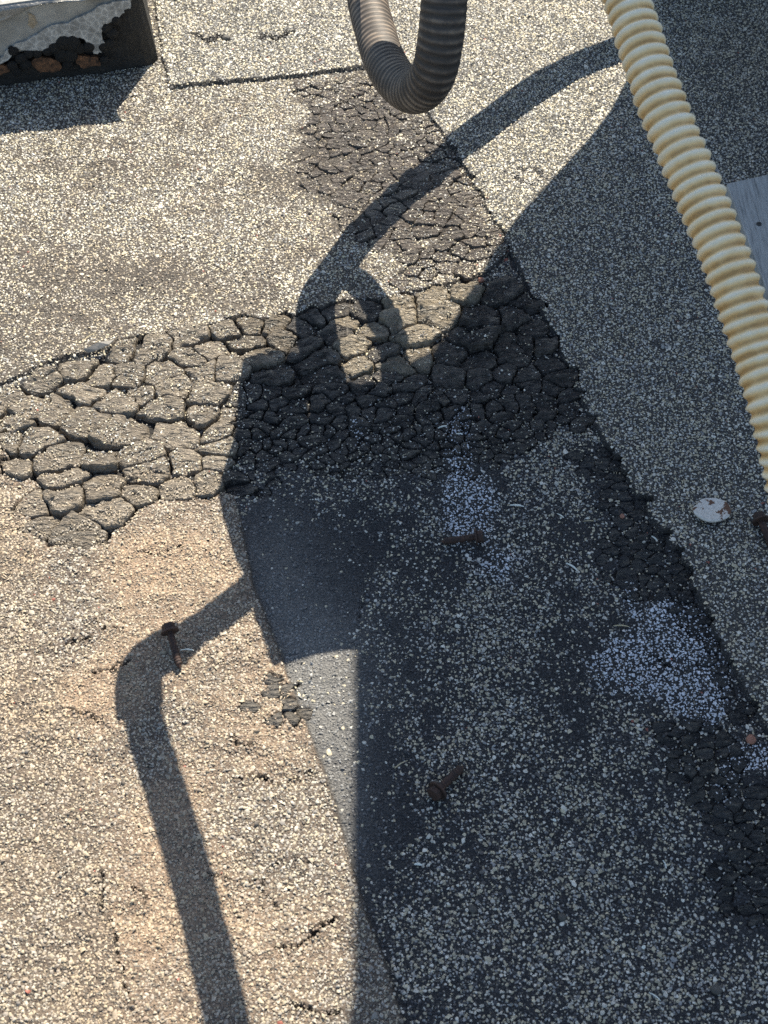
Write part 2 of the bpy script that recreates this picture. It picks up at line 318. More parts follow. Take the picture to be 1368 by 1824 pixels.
def region_cols(x, y, X, Y, wx, wy):
    """base colour, granule cover, tint index"""
    n1 = fbm(x * 16, y * 16, 71, 4); n2 = fbm(x * 70, y * 70, 81, 4); n3 = fbm(x * 5, y * 5, 91, 3)
    col = np.empty((len(x), 3)); col[:] = (0.026, 0.027, 0.030)
    dens = 0.56 + 1.3 * (n1 - 0.5) + 1.1 * (n2 - 0.5)
    e = lambda poly, wd=3.0: (1 - sstep(-wd, wd, sdp(wx, wy, poly)))
    def blob(cx, cy, rx, ry, a, rot=0):
        c, s = math.cos(rot), math.sin(rot); u = (wx - cx) * c + (wy - cy) * s; v = -(wx - cx) * s + (wy - cy) * c
        return a * np.exp(-((u / rx) ** 2 + (v / ry) ** 2))
    # front patch: bare beside its left edge
    bare = blob(520, 1050, 110, 150, 0.9) + blob(585, 1300, 55, 190, 0.75) + blob(640, 1560, 60, 160, 0.55) + blob(900, 1790, 130, 60, 0.4) + blob(1040, 1640, 90, 50, 0.2) + blob(760, 1480, 100, 60, 0.12) + blob(1160, 1080, 70, 60, .1)
    dens -= bare
    extra = blob(1060, 1500, 230, 130, 0.22) + blob(1180, 1760, 240, 90, 0.25) + blob(740, 1770, 60, 60, .15) + blob(830, 1420, 120, 50, .15)
    dens += extra
    dens = np.clip(dens, 0.03, 0.9)
    greyb = np.clip(blob(545, 1180, 120, 130, .9) + blob(600, 1420, 60, 200, .9) + blob(480, 1010, 90, 110, .7), 0, 1)[:, None] * (0.55 + 0.9 * n1[:, None])
    col[:] = col * (1 - greyb) + np.array((0.15, 0.15, 0.145)) * greyb
    for zp in (ZC, ZD):
        kz = 1 - sstep(-10, 8, sdp(wx, wy, zp)); dens = dens * (1 - 0.75 * kz)
    def over(m, c, d):
        nonlocal dens
        col[:] = col * (1 - m[:, None]) + np.asarray(c) * m[:, None]; dens = dens * (1 - m) + d * m
    u = e(P_U)
    du = 0.74 + 1.0 * (n1 - 0.5) + 1.3 * (n2 - 0.5) + blob(120, 330, 150, 120, .25) + blob(400, 260, 220, 60, .25) + blob(330, 120, 300, 80, .3) - blob(170, 480, 170, 130, .30) - blob(380, 520, 220, 45, .22) - blob(560, 250, 90, 90, .2) - blob(150, 290, 120, 30, .12) - blob(100, 600, 200, 40, .25)
    cu = np.array((0.062, 0.053, 0.043))[None] * (0.8 + 0.9 * n1[:, None])
    over(u, cu, np.clip(0.30 + 0.68 * du, 0.15, 0.97)); soil = np.clip(0.95 - du, 0, 0.8) * u
    za = 1 - sstep(-45, 22, sdp(wx, wy, ZA) + 60 * (n1 - 0.5)); dens = dens * (1 - za) + np.clip(0.20 + 1.3 * (n1 - 0.5) + 0.9 * (n2 - 0.5), 0.03, 0.6) * za
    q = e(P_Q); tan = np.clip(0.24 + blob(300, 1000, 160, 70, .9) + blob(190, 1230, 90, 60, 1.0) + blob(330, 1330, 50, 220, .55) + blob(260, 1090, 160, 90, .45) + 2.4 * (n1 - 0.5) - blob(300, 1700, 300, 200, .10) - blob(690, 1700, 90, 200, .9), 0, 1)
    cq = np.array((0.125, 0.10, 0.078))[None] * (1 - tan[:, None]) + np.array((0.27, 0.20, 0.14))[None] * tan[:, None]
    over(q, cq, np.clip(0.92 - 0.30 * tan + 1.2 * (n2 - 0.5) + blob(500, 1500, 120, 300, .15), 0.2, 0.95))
    l = e(P_L, 5); over(l, np.array((0.12, 0.095, 0.072))[None] * (0.8 + 0.6 * n1[:, None]), np.clip(0.86 + 0.9 * (n2 - 0.5), 0.3, 0.97))
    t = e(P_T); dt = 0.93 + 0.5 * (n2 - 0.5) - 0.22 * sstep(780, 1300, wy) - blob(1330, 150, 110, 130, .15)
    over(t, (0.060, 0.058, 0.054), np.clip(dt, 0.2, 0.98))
    # bare lip along the edges of the raised sheets
    lip = np.exp(-(np.abs(sdp(wx, wy, P_T)) / 3.2) ** 2) * (0.5 + 0.5 * (wy > 400)); dens *= 1 - 0.75 * lip
    col[:] = col * (1 - 0.6 * lip[:, None]) + np.array((0.03, 0.03, 0.032)) * 0.6 * lip[:, None]
    lip2 = np.exp(-(np.abs(sdp(wx, wy, P_Q)) / 4.0) ** 2) * (wy > 930); dens *= 1 - 0.85 * lip2
    col[:] = col * (1 - 0.6 * lip2[:, None]) + np.array((0.018, 0.017, 0.016)) * 0.6 * lip2[:, None]
    # pale loose fine gravel
    pale = blob(818, 775, 26, 60, 1.0) + blob(835, 900, 55, 70, 1.0) + blob(900, 1010, 60, 50, .45) + blob(640, 765, 22, 40, .6) + blob(1215, 1190, 85, 75, 1.15) + blob(1110, 1180, 70, 50, .8) + blob(1205, 1095, 50, 28, .9) + blob(1255, 1265, 30, 45, .9) + blob(1345, 1350, 40, 30, .9) + blob(1290, 1400, 30, 60, .6) + blob(1120, 1060, 20, 40, .5) 
    n4 = fbm(wx / 34, wy / 60, 131, 4); pale = 0.80 * sstep(0.20, 0.62, pale * (0.2 + 1.0 * n4 + 0.7 * n2)) * (1 - t)
    dens = np.maximum(dens, np.clip(pale * 1.05, 0, 0.96))
    soil = soil * (1 - t) + blob(1345, 120, 120, 160, 0.7) * t
    return col, dens, pale, tan * q + soil, u, q, l, t

# ------------------------------------------------------------------ ground mesh
def build_ground():
    fx = np.arange(-0.37, 0.3701, 0.00125); fy = np.arange(0.215, 1.235, 0.00125)
    def wings(a, b, lo, hi, f):
        l = a - np.cumsum([0.004 * 1.35 ** k for k in range(20)]); l = l[l > lo][::-1]
        h = b + np.cumsum([0.004 * 1.35 ** k for k in range(20)]); h = h[h < hi]
        return np.concatenate([[lo], l, f, h, [hi]])
    gx = wings(fx[0], fx[-1], -1.6, 1.6, fx); gy = wings(fy[0], fy[-1], -0.9, 3.2, fy)
    XX, YY = np.meshgrid(gx, gy); x = XX.ravel(); y = YY.ravel()
    yc = np.maximum(y, -0.3)                                   # keep the pixel mapping in front of the camera
    z, X, Y, wx, wy = base_z(x, yc)
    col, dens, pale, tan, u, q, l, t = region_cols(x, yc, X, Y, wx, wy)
    pid, fr = vor(x, y, X, Y)
    ok = pid >= 0
    zz = SZ[np.maximum(pid, 0)]
    edge = np.clip((fr - 1.0) / 0.25, 0, 1)
    z = np.where(ok, np.minimum(z, zz) - 0.0004 * (1 - edge), z)
    inb = 1 - sstep(-2, 2, sdp(wx, wy, BAND)); z = np.where(ok, z, z - 0.0)
    dark = ok * 1.0
    col = col * (1 - dark[:, None]) + np.array((0.012, 0.011, 0.011)) * dark[:, None]
    for pl, wd in CRACKS:
        d = dline(wx + (fbm(x * 330, y * 330, 7, 3) - .5) * 15, wy + (fbm(x * 330, y * 330, 17, 3) - .5) * 15, pl) + wd * 1.2 * (vnoise(x * 260, y * 260, 4) - 0.55); k = 1 - sstep(wd * 0.4, wd * 1.2, d)
        z -= 0.0030 * k * min(1, wd / 3); col = col * (1 - k[:, None]) + np.array((0.03, 0.028, 0.025)) * k[:, None]; dens = dens * (1 - k)
        lift = np.exp(-(d / (wd * 3.5)) ** 2); z += 0.0013 * lift * (1 - k) * (wd > 1.8)
    # flatten towards the far edge of the detailed area
    m = np.maximum.reduce([sstep(1.2, 1.55, np.abs(x)), sstep(2.6, 3.1, y), sstep(0.5, 0.85, -y)])
    z = z * (1 - m) - 0.003 * m
    dens = np.where(ok, 0.0, dens)
    nx, ny = len(gx), len(gy); I = np.arange(nx * ny).reshape(ny, nx)
    F = np.stack([I[:-1, :-1], I[:-1, 1:], I[1:, 1:], I[1:, :-1]], -1).reshape(-1, 4)
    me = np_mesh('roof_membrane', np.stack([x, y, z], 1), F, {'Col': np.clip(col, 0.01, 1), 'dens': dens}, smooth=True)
    return link('roof_membrane', me, M_BASE)
roof = build_ground()
tag(roof, 'granule covered bitumen roofing sheets with worn and cracked seams', 'roof surface', kind='structure')
# the rest of the roof out to the horizon
v = np.array([(-60, -60, -0.006), (60, -60, -0.006), (60, 60, -0.006), (-60, 60, -0.006)], float)
far = link('ground', np_mesh('ground', v, np.array([[0, 1, 2, 3]]), {'Col': np.tile((0.07, 0.065, 0.06), (4, 1)), 'dens': np.full(4, 0.85)}), M_BASE)
tag(far, 'flat granulated roof surface reaching away on all sides', 'ground', kind='structure')

# ------------------------------------------------------------------ plates
def plate_geo(i, K, rings):
    step = KR // K; a = np.arange(0, KR, step); u = UV[a]; r = RT[i][a]
    V = []; n = len(a)
    for f in rings:
        q = SQ[i] + u * (r * f)[:, None]
        V.append(np.c_[q, np.full(n, f)])
    V.append(np.array([[SQ[i][0], SQ[i][1], 0.0]])); V = np.concatenate(V)
    f = V[:, 2].copy(); q = V[:, :2].copy()
    # undo the warp
    p = q / np.array([1.0, AN]); p[:, 1] += 0.10 * p[:, 0]
    for _ in range(7):
        wx_, wy_ = warp(p[:, 0], p[:, 1]); p += (q - np.stack([wx_, wy_], 1)) / np.array([1.0, AN])
    pz = SZ[i] + PHt[i] * prof(f) + ((q - SQ[i]) * TILT[i]).sum(1) * (f < 0.99) + (fbm(q[:, 0] * 110, q[:, 1] * 210, 61, 4) - 0.5) * 1.25 * PHt[i] * (f < 0.97)
    pz[f >= 1.0] = SZ[i] - 0.0012
    F = []
    for k in range(len(rings) - 1):
        for j in range(n):
            F.append((k * n + j, k * n + (j + 1) % n, (k + 1) * n + (j + 1) % n, (k + 1) * n + j))
    c = len(V) - 1; k = len(rings) - 1
    T = [(k * n + j, k * n + (j + 1) % n, c) for j in range(n)]
    tri = []
    for a_, b_, c_, d_ in F: tri += [(a_, b_, c_), (a_, c_, d_)]
    return np.c_[p, pz], np.array(tri + T)
def plate_col(i):  # sun and cast shadow put into the colour: paler plates where lit, darker elsewhere
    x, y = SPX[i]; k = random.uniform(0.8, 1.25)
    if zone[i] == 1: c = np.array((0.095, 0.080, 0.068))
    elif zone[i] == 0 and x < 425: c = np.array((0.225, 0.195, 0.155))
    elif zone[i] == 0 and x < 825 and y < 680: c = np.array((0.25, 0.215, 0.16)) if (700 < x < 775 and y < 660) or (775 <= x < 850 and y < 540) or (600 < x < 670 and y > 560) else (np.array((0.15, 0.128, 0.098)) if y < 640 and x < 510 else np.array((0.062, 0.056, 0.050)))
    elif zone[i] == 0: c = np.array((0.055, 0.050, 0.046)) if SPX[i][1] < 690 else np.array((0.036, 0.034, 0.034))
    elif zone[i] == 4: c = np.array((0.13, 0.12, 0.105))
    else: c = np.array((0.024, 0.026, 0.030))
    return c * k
bi = [i for i in range(NS) if built[i]]
bi.sort(key=lambda i: -AREA[i] * (1.6 if SPX[i][1] > 600 else 1.0))
print('plates', len(bi))
for i in bi[:300]:
    V, T = plate_geo(i, 32, (1.0, 0.985, 0.93, 0.8, 0.6, 0.4, 0.2) if AREA[i] > 1.5e-4 else (1.0, 0.97, 0.85, 0.5))
    o3 = V.mean(0); V = V - o3
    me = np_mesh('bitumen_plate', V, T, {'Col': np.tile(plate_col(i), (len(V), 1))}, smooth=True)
    o = link('bitumen_plate', me, M_PLATE, roof); o.location = o3
Vs, Ts, Cs, off = [], [], [], 0
for i in bi[300:]:
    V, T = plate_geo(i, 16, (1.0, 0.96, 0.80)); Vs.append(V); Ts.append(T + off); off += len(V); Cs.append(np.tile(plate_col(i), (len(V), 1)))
if Vs:
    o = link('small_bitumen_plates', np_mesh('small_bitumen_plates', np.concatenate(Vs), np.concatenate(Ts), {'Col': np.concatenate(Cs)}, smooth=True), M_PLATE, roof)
    o['kind'] = 'stuff'

# ------------------------------------------------------------------ granules
def build_granules():
    cs = 0.00152
    gx = np.arange(-0.40, 0.40, cs); gy = np.arange(0.20, 1.30, cs)
    XX, YY = np.meshgrid(gx, gy); x = XX.ravel() + (rng.random(XX.size) - 0.5) * cs * 1.5; y = YY.ravel() + (rng.random(XX.size) - 0.5) * cs * 1.5
    X, Y = to_px(x, y); s = (X > -70) & (X < PW + 70) & (Y > -70) & (Y < PH + 70); x, y = x[s], y[s]
    z, X, Y, wx, wy = base_z(x, y); col, dens, pale, tan, u, q, l, t = region_cols(x, y, X, Y, wx, wy)
    pid, fr = vor(x, y, X, Y); k = np.maximum(pid, 0)
    on = (pid >= 0) & (fr < 0.92); gap = (pid >= 0) & ~on
    n2 = fbm(x * 60, y * 60, 101, 4)
    zoneg = zone[k]
    # cover on plates: dusty on the lit left part, nearly bare to the right
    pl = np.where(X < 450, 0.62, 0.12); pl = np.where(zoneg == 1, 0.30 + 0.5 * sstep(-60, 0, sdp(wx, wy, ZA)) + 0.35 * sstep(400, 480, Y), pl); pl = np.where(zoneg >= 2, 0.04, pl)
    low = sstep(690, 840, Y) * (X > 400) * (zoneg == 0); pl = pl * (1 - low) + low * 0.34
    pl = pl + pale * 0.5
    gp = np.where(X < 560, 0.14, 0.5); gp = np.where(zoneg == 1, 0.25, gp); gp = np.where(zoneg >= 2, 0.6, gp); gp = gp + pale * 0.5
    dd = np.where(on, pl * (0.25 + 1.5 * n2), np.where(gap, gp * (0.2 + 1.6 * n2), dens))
    for pln, wd in CRACKS:
        d = dline(wx + (fbm(x * 330, y * 330, 7, 3) - .5) * 15, wy + (fbm(x * 330, y * 330, 17, 3) - .5) * 15, pln) + wd * 1.2 * (vnoise(x * 260, y * 260, 4) - 0.55); kk = 1 - sstep(wd * 0.5, wd * 1.5, d); dd = dd * (1 - kk)
        z += 0.0013 * np.exp(-(d / (wd * 3.5)) ** 2) * (1 - kk) * (wd > 1.8)
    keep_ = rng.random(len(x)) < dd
    grit = ~keep_ & (rng.random(len(x)) < np.where(pid >= 0, 0.10, 0.62)); keep_ = keep_ | grit
    tilt = ((np.stack(warp(x, y), 1) - SQ[k]) * TILT[k]).sum(1)
    z = np.where(on, SZ[k] + PHt[k] * prof(fr) + tilt, np.where(gap, SZ[k] - 0.0002, z))
    a = keep_; x, y, z, X, Y, pale, tan, u, q, l, t, on, grit, col = [v_[a] for v_ in (x, y, z, X, Y, pale, tan, u, q, l, t, on, grit, col)]
    n = len(x)
    size = 0.00084 * np.exp(rng.normal(0, 0.28, n)) * np.where(u + t > 0.5, 0.90, 0.95); size *= np.where(pale > 0.4, 0.85, 1.0); size *= np.where(t > 0.5, 1.0, 1.0)
    size *= 1 - 0.30 * on
    # palette
    r = rng.random(n)[:, None]; w_ = rng.random((n, 1))
    white = np.array((0.68, 0.65, 0.56)); cream = np.array((0.56, 0.50, 0.36)); grey = np.array((0.32, 0.32, 0.31)); darkc = np.array((0.10, 0.095, 0.09)); tanc = np.array((0.44, 0.33, 0.21))
    c = np.where(r < 0.30, white, np.where(r < 0.66, cream, np.where(r < 0.86, grey, darkc)))
    c = c * (0.8 + 0.4 * w_)
    ql = np.clip(q + l, 0, 1)[:, None]; c = c * (1 - ql * 0.42) + 0.06 * ql; c = c * (1 - 0.25 * np.clip(tan * u, 0, 1))[:, None]; tq = (tan * 0.50 + 0.20 * q + 0.12 * l)[:, None]; c = c * (1 - tq) + tanc * (0.85 + 0.3 * w_) * tq
    pz = np.clip(pale * 1.2, 0, 1)[:, None]; c = c * (1 - pz) + np.array((0.68, 0.71, 0.76)) * (0.78 + 0.4 * w_) * pz
    front = np.clip(1 - u - q - l - t, 0, 1)[:, None] * (1 - pz); c = c * (1 - front * 0.22 * (rng.random((n, 1)) < 0.6)); spk = rng.random(n); c = np.where((spk < 0.0015)[:, None], np.array((0.30, 0.10, 0.07)), c)
    gc = col * (0.7 + 1.2 * rng.random((n, 1)) ** 1.5) + 0.018; c = np.where(grit[:, None], gc, c); size = np.where(grit, size * 0.9, size)
    z6 = np.arange(6) * math.pi / 3
    T = np.concatenate([np.stack([np.cos(z6), np.sin(z6), np.zeros(6) - 0.35], 1), [[0, 0, 0.75]]])
    Fc = [(j, (j + 1) % 6, 6) for j in range(6)]
    P = T[None] * (1 + rng.normal(0, 0.16, (n, 7, 1))) + rng.normal(0, 0.17, (n, 7, 3))
    P[:, :6, 2] += rng.normal(0, 0.25, (n, 6))
    P[:, :, 1] *= rng.uniform(0.6, 1.0, (n, 1))
    # random rotation: tilt about x then turn about z
    ta = rng.normal(0, 0.45, n)[:, None]; za_ = rng.random(n)[:, None] * 2 * math.pi
    yy = P[:, :, 1] * np.cos(ta) - P[:, :, 2] * np.sin(ta); zz = P[:, :, 1] * np.sin(ta) + P[:, :, 2] * np.cos(ta); xx = P[:, :, 0]
    PX = xx * np.cos(za_) - yy * np.sin(za_); PY = xx * np.sin(za_) + yy * np.cos(za_)
    V = np.stack([x[:, None] + PX * size[:, None], y[:, None] + PY * size[:, None], z[:, None] + (zz * 0.8 + 0.30) * size[:, None]], -1).reshape(-1, 3)
    F = (np.array(Fc)[None] + (np.arange(n) * 7)[:, None, None]).reshape(-1, 3)
    C = np.repeat(c, 7, 0)
    return link('mineral_granules', np_mesh('mineral_granules', V, F, {'Col': np.clip(C, 0.01, 0.9)}), M_GRAN)
gr = build_granules()
tag(gr, 'pale mineral granules strewn over and bonded to the roofing sheets', 'granules', kind='stuff')

def surf_z(px, py):
    g = gnd(px, py); a = np.array([g[0]]); b = np.array([g[1]]); z, X, Y, _, _ = base_z(a, b)
    pid, fr = vor(a, b, X, Y)
    if pid[0] >= 0: return float(SZ[pid[0]] + PHt[pid[0]])
    return float(z[0])
def place(px, py, dz=0.0):
    z = surf_z(px, py); g = gnd(px, py, z); return Vector((g[0], g[1], z + dz))

# ------------------------------------------------------------------ tubes
def frames(pts):
    out = []; up = None
    for i, p in enumerate(pts):
        t = (pts[min(i + 1, len(pts) - 1)] - pts[max(i - 1, 0)]).normalized()
        if up is None: up = t.orthogonal().normalized()
        else: up = (up - t * up.dot(t)).normalized()
        out.append((p, t, up, t.cross(up)))
    return out
def spline(ctrl, step):
    P = [Vector(c) for c in ctrl]; P = [P[0] * 2 - P[1]] + P + [P[-1] * 2 - P[-2]]; dense = []
    for i in range(1, len(P) - 2):
        for k in range(60):
            t = k / 60; a, b, c, d = P[i - 1], P[i], P[i + 1], P[i + 2]
            dense.append(0.5 * ((2 * b) + (c - a) * t + (2 * a - 5 * b + 4 * c - d) * t * t + (3 * b - a - 3 * c + d) * t ** 3))
    dense.append(P[-2].copy()); out = [dense[0]]; acc = 0
    for a, b in zip(dense[:-1], dense[1:]):
        L = (b - a).length
        while acc + L >= step:
            f = (step - acc) / L; a = a.lerp(b, f); out.append(a); L = (b - a).length; acc = 0
        acc += L
    return out
def tube(name, ctrl, rfun, step, mat, seg=32, parent=None):
    pts = spline(ctrl, step); fr_ = frames(pts); n = len(pts); V = []; s = 0
    for i, (p, t, u, w_) in enumerate(fr_):
        for k in range(seg):
            a = 2 * math.pi * k / seg; r = rfun(i * step, a)
            V.append(p + u * (math.cos(a) * r) + w_ * (math.sin(a) * r))
    V.append(pts[0]); V.append(pts[-1])
    I = np.arange(n * seg).reshape(n, seg); J = np.roll(I, -1, 1)
    F = np.stack([I[:-1], J[:-1], J[1:], I[1:]], -1).reshape(-1, 4)
    tri = np.concatenate([F[:, [0, 1, 2]], F[:, [0, 2, 3]], np.stack([J[0], I[0], np.full(seg, n * seg)], -1), np.stack([I[-1], J[-1], np.full(seg, n * seg + 1)], -1)])
    run = np.repeat(np.arange(n) * step, seg); run = np.append(run, [0, n * step])
    me = np_mesh(name, np.array([tuple(v_) for v_ in V]), tri, {'run': run}, smooth=True)
    return link(name, me, mat, parent)
def wob(x): return math.sin(x * 12.9898) * 43758.5453 % 1

# cream corrugated hose
def mat_cream():
    m = N('yellowed_cream_plastic'); run = m.attr('run').outputs['Fac']
    n = m.math('ADD', m.math('MULTIPLY', m.noise(90, 6), 0.6), m.math('MULTIPLY', m.noise(17, 5), 0.42)); n2 = m.noise(900, 3)
    w_ = m.math('SINE', m.math('MULTIPLY', run, 2 * math.pi / 0.0068))
    fac = m.math('ADD', m.math('MULTIPLY', w_, 0.26), m.math('MULTIPLY', n, 1.0))
    c = m.ramp(fac, [(0.20, (0.48, 0.28, 0.10)), (0.44, (0.84, 0.58, 0.27)), (0.64, (0.92, 0.76, 0.49)), (0.87, (0.95, 0.88, 0.70))])  # rib shading painted in: orange-brown valleys, pale highlights on the crests
    sp_ = m.ramp(n2, [(0.72, (0, 0, 0)), (0.78, (0.4, 0.4, 0.4))])
    m.col(m.mix(sp_, c, (0.35, 0.22, 0.11))); m.rough(0.5)
    m.b.inputs['Subsurface Weight'].default_value = 0.0; m.b.inputs['Subsurface Radius'].default_value = (1, 0.6, 0.3); m.b.inputs['Subsurface Scale'].default_value = 0.006
    m.bump(n2, 0.25, 0.0005); return m.m
def rh(s, a):
    x = math.sin(s * 2 * math.pi / 0.0068) ; return (0.0108 + 0.0019 * (0.82 + 0.36 * wob(int((s / 0.0068) + 0.25) * 1.7 + 3.1)) * (0.5 + 0.5 * x) ** 1.3) * (1 + 0.018 * math.sin(s * 23 + 1) + 0.012 * math.sin(s * 61 + a))
hose = tube('corrugated_hose', [atd(980, -520, 0.80), atd(1060, -180, 0.78), atd(1116, 0, 0.765), atd(1177, 180, 0.75), atd(1241, 335, 0.74), atd(1300, 480, 0.73), atd(1345, 620, 0.725), atd(1385, 760, 0.72), atd(1430, 950, 0.73), atd(1500, 1200, 0.76), atd(1640, 1420, 0.80), atd(1900, 1560, 0.85), atd(2300, 1600, 0.90)],
            rh, 0.00068, mat_cream(), 36)
tag(hose, 'yellowed cream corrugated plastic hose crossing the right side of the picture', 'hose')

# ------------------------------------------------------------------ things beyond the top of the picture that throw the shadows
YC = 1.26
def up(px, py, yc=YC):
    g = gnd(px, py, 0.0); k = (yc - g[1]) / SV.y; return Vector((g[0] + SV.x * k, yc, SV.z * k))
M_PANEL = mat_simple('caster_grey', (0.30, 0.30, 0.29), (0.38, 0.38, 0.36), 30, 0.5, 0.0, 0.1)
M_BLACK = mat_simple('black_rubber', (0.02, 0.02, 0.02), (0.04, 0.04, 0.04), 200, 0.6)
def near(px, py, lim=-110):               # same shadow, thrown from lower down: just above the top of the picture
    g = gnd(px, py, 0.0); t = 0.0
    while True:
        p = Vector(g) + SV * t; d = p.y * FW[1] + (p.z - CH) * FW[2]; u = p.y * UP[1] + (p.z - CH) * UP[2]
        if PH / 2 - FPX * u / d < lim: return p
        t += 0.002
def extrude_poly(pts, depth):
    bm = bmesh.new(); f = bm.faces.new([bm.verts.new(p) for p in pts])
    r = bmesh.ops.extrude_face_region(bm, geom=[f])
    for v_ in r['geom']:
        if isinstance(v_, bmesh.types.BMVert): v_.co += Vector(depth)
    bmesh.ops.triangulate(bm, faces=bm.faces[:]); return bm
# grey liquid tight conduit: a U hanging into the picture from above
def mat_conduit():
    m = N('dusty_grey_conduit'); run = m.attr('run').outputs['Fac']
    w_ = m.math('SINE', m.math('MULTIPLY', run, 2 * math.pi / 0.0052))
    n = m.noise(70, 5); n2 = m.noise(600, 3)
    fac = m.math('ADD', m.math('MULTIPLY', w_, 0.17), m.math('ADD', m.math('MULTIPLY', n, 0.9), -0.05))
    c = m.ramp(fac, [(0.30, (0.045, 0.038, 0.033)), (0.50, (0.095, 0.078, 0.066)), (0.66, (0.22, 0.175, 0.135))])
    m.col(c); m.rough(0.62); b = m.bump(w_, 0.25, 0.0006); m.bump(n2, 0.2, 0.0004, b); return m.m
RC = 0.0137
def rc(s, a): return RC + 0.00020 * math.sin(s * 2 * math.pi / 0.0052) 
cond = tube('flexible_conduit', [near(1260, 10), near(1120, 96), near(1010, 142), near(905, 208), near(815, 276), near(725, 348, -125), near(655, 415, -140), near(608, 475, -130), atd(653, -40, 1.03), atd(672, 70, 0.99), atd(700, 135, 0.955), atd(738, 163, 0.925), atd(770, 135, 0.895), atd(786, 60, 0.873), atd(795, -60, 0.855), atd(800, -130, 0.85)],
            rc, 0.0013, mat_conduit(), 36)
tag(cond, 'dusty grey flexible conduit hanging in a U loop at the top of the picture', 'conduit')
unit = empty('shadow_caster', (0.5, YC, 0)); tag(unit, 'unseen grey panels added beyond the hoses to throw the large shadow', 'shadow caster')  # unseen, added for its shadow; panel and cover are cut to the shadow outline
def child(o): o.parent = unit; o.matrix_parent_inverse = Matrix.Translation(unit.location).inverted(); return o
right = [up(1052, -70), up(1064, -5), up(1080, 30), up(1108, 85), up(1130, 150), up(1085, 232), up(1040, 292), up(985, 352), up(930, 412), up(900, 448), up(866, 497), up(850, 535), up(830, 572), up(808, 600), up(788, 622), up(774, 652), up(750, 668), up(728, 672),
         up(715, 690), up(700, 760), up(690, 900), up(690, 1120), up(632, 1160),
         up(628, 1400), up(624, 1830)]
top = right[-1].z + 0.12
right += [Vector((right[-1].x, YC, top)), Vector((1.25, YC, top)), Vector((1.25, YC, 0.0)), Vector((right[0].x, YC, 0.0))]
child(link('caster_panel', bm_mesh('caster_panel', extrude_poly(right, (0, 0.012, 0))), M_PANEL))
bm = bmesh.new(); bmesh.ops.create_cube(bm, size=1)
for v_ in bm.verts: v_.co = Vector((0.95 + v_.co.x * 0.55, YC + 0.21 + v_.co.y * 0.38, 0.38 + v_.co.z * 0.72))
bmesh.ops.bevel(bm, geom=bm.edges[:], offset=0.006, segments=2, affect='EDGES')
child(link('caster_box', bm_mesh('caster_box', bm), M_PANEL))
cov = [near(px, py, -240) for px, py in [(505, 628), (470, 634), (432, 645), (424, 700), (418, 780), (395, 850), (387, 890), (400, 950), (415, 1000), (432, 1034), (442, 1080), (462, 1130), (485, 1196), (512, 1182), (560, 1166), (632, 1158),
       (730, 1158), (730, 700), (712, 690), (670, 684), (640, 692), (618, 690), (606, 745), (548, 745), (542, 640)]]
child(link('caster_cover', bm_mesh('caster_cover', extrude_poly(cov, tuple(SV * 0.012))), M_PANEL))  # added plate shaped to throw the left part of the large shadow
hs = tube('caster_hose', [near(*p_, -150) for p_ in [(585, 470), (615, 498), (652, 530), (682, 580), (700, 640), (706, 720), (700, 800)]], lambda s, a: 0.0100, 0.006, M_BLACK, 20)  # unseen tube, added only for the shadow branch it throws
tag(hs, 'unseen black tube added to throw the short branch of shadow', 'hose')
hs2 = tube('caster_pipe', [near(*p_, -150) for p_ in [(520, 960), (465, 1040), (400, 1096), (330, 1150), (272, 1185), (250, 1225), (254, 1290), (282, 1380), (318, 1500), (360, 1650), (402, 1820), (430, 1930)]], lambda s, a: 0.0106, 0.006, M_BLACK, 20)  # unseen tube, laid out to throw the bent shadow at lower left
el = tube('elbow', [near(*p_, -150) for p_ in [(322, 1156), (278, 1180), (252, 1204), (244, 1240), (250, 1288)]], lambda s, a: 0.0136, 0.004, M_BLACK, 20); el.parent = hs2  # thicker bend added to widen that shadow at its corner
tag(hs2, 'unseen black tube with a bend, added to throw the bent shadow at lower left', 'pipe')

# ------------------------------------------------------------------ metal clad curb, top left
BL = gnd(0, 153, 0.003); BR = gnd(284, 116, 0.003)
du = Vector(BR - BL); du.z = 0; du.normalize(); dn = Vector((du.y, -du.x, 0))        # dn points to the viewer
CZ = 0.071
def face_pt(px, py, off=0.0):                                                      # pixel to the front face of the curb
    r = ray(px, py); o = Vector((0, 0, CH)); rv = Vector(r); p0 = Vector(BR) + dn * off
    t = (p0 - o).dot(dn) / rv.dot(dn); return o + rv * t
curb = empty('roof_curb', Vector(BR)); tag(curb, 'low roof curb clad in torn grey metal over black tar, top left corner', 'roof curb')
def cchild(o): o.parent = curb; o.matrix_parent_inverse = Matrix.Translation(curb.location).inverted(); return o
def mat_tar():
    m = N('black_tar'); n = m.noise(260, 5); n2 = m.noise(900, 3)
    m.col(m.ramp(n, [(0.35, (0.006, 0.006, 0.006)), (0.62, (0.014, 0.013, 0.012)), (0.80, (0.07, 0.065, 0.06))])); m.rough(0.7); b = m.bump(n, 0.8, 0.002); m.bump(n2, 0.5, 0.001, b); return m.m
M_TAR = mat_tar()
def mat_foil():
    m = N('galvanised_flashing'); n = m.noise(45, 6); v = m.n('TexVoronoi', feature='DISTANCE_TO_EDGE'); v.inputs['Scale'].default_value = 240; m.l(m.obj(), v.inputs['Vector'])
    e = m.ramp(v.outputs['Distance'], [(0.0, (1, 1, 1)), (0.10, (0, 0, 0))])
    c = m.ramp(n, [(0.3, (0.17, 0.17, 0.16)), (0.7, (0.36, 0.36, 0.34))]); m.col(c); m.rough(0.5); m.b.inputs['Metallic'].default_value = 0.1; m.bump(n, 0.5, 0.003); return m.m
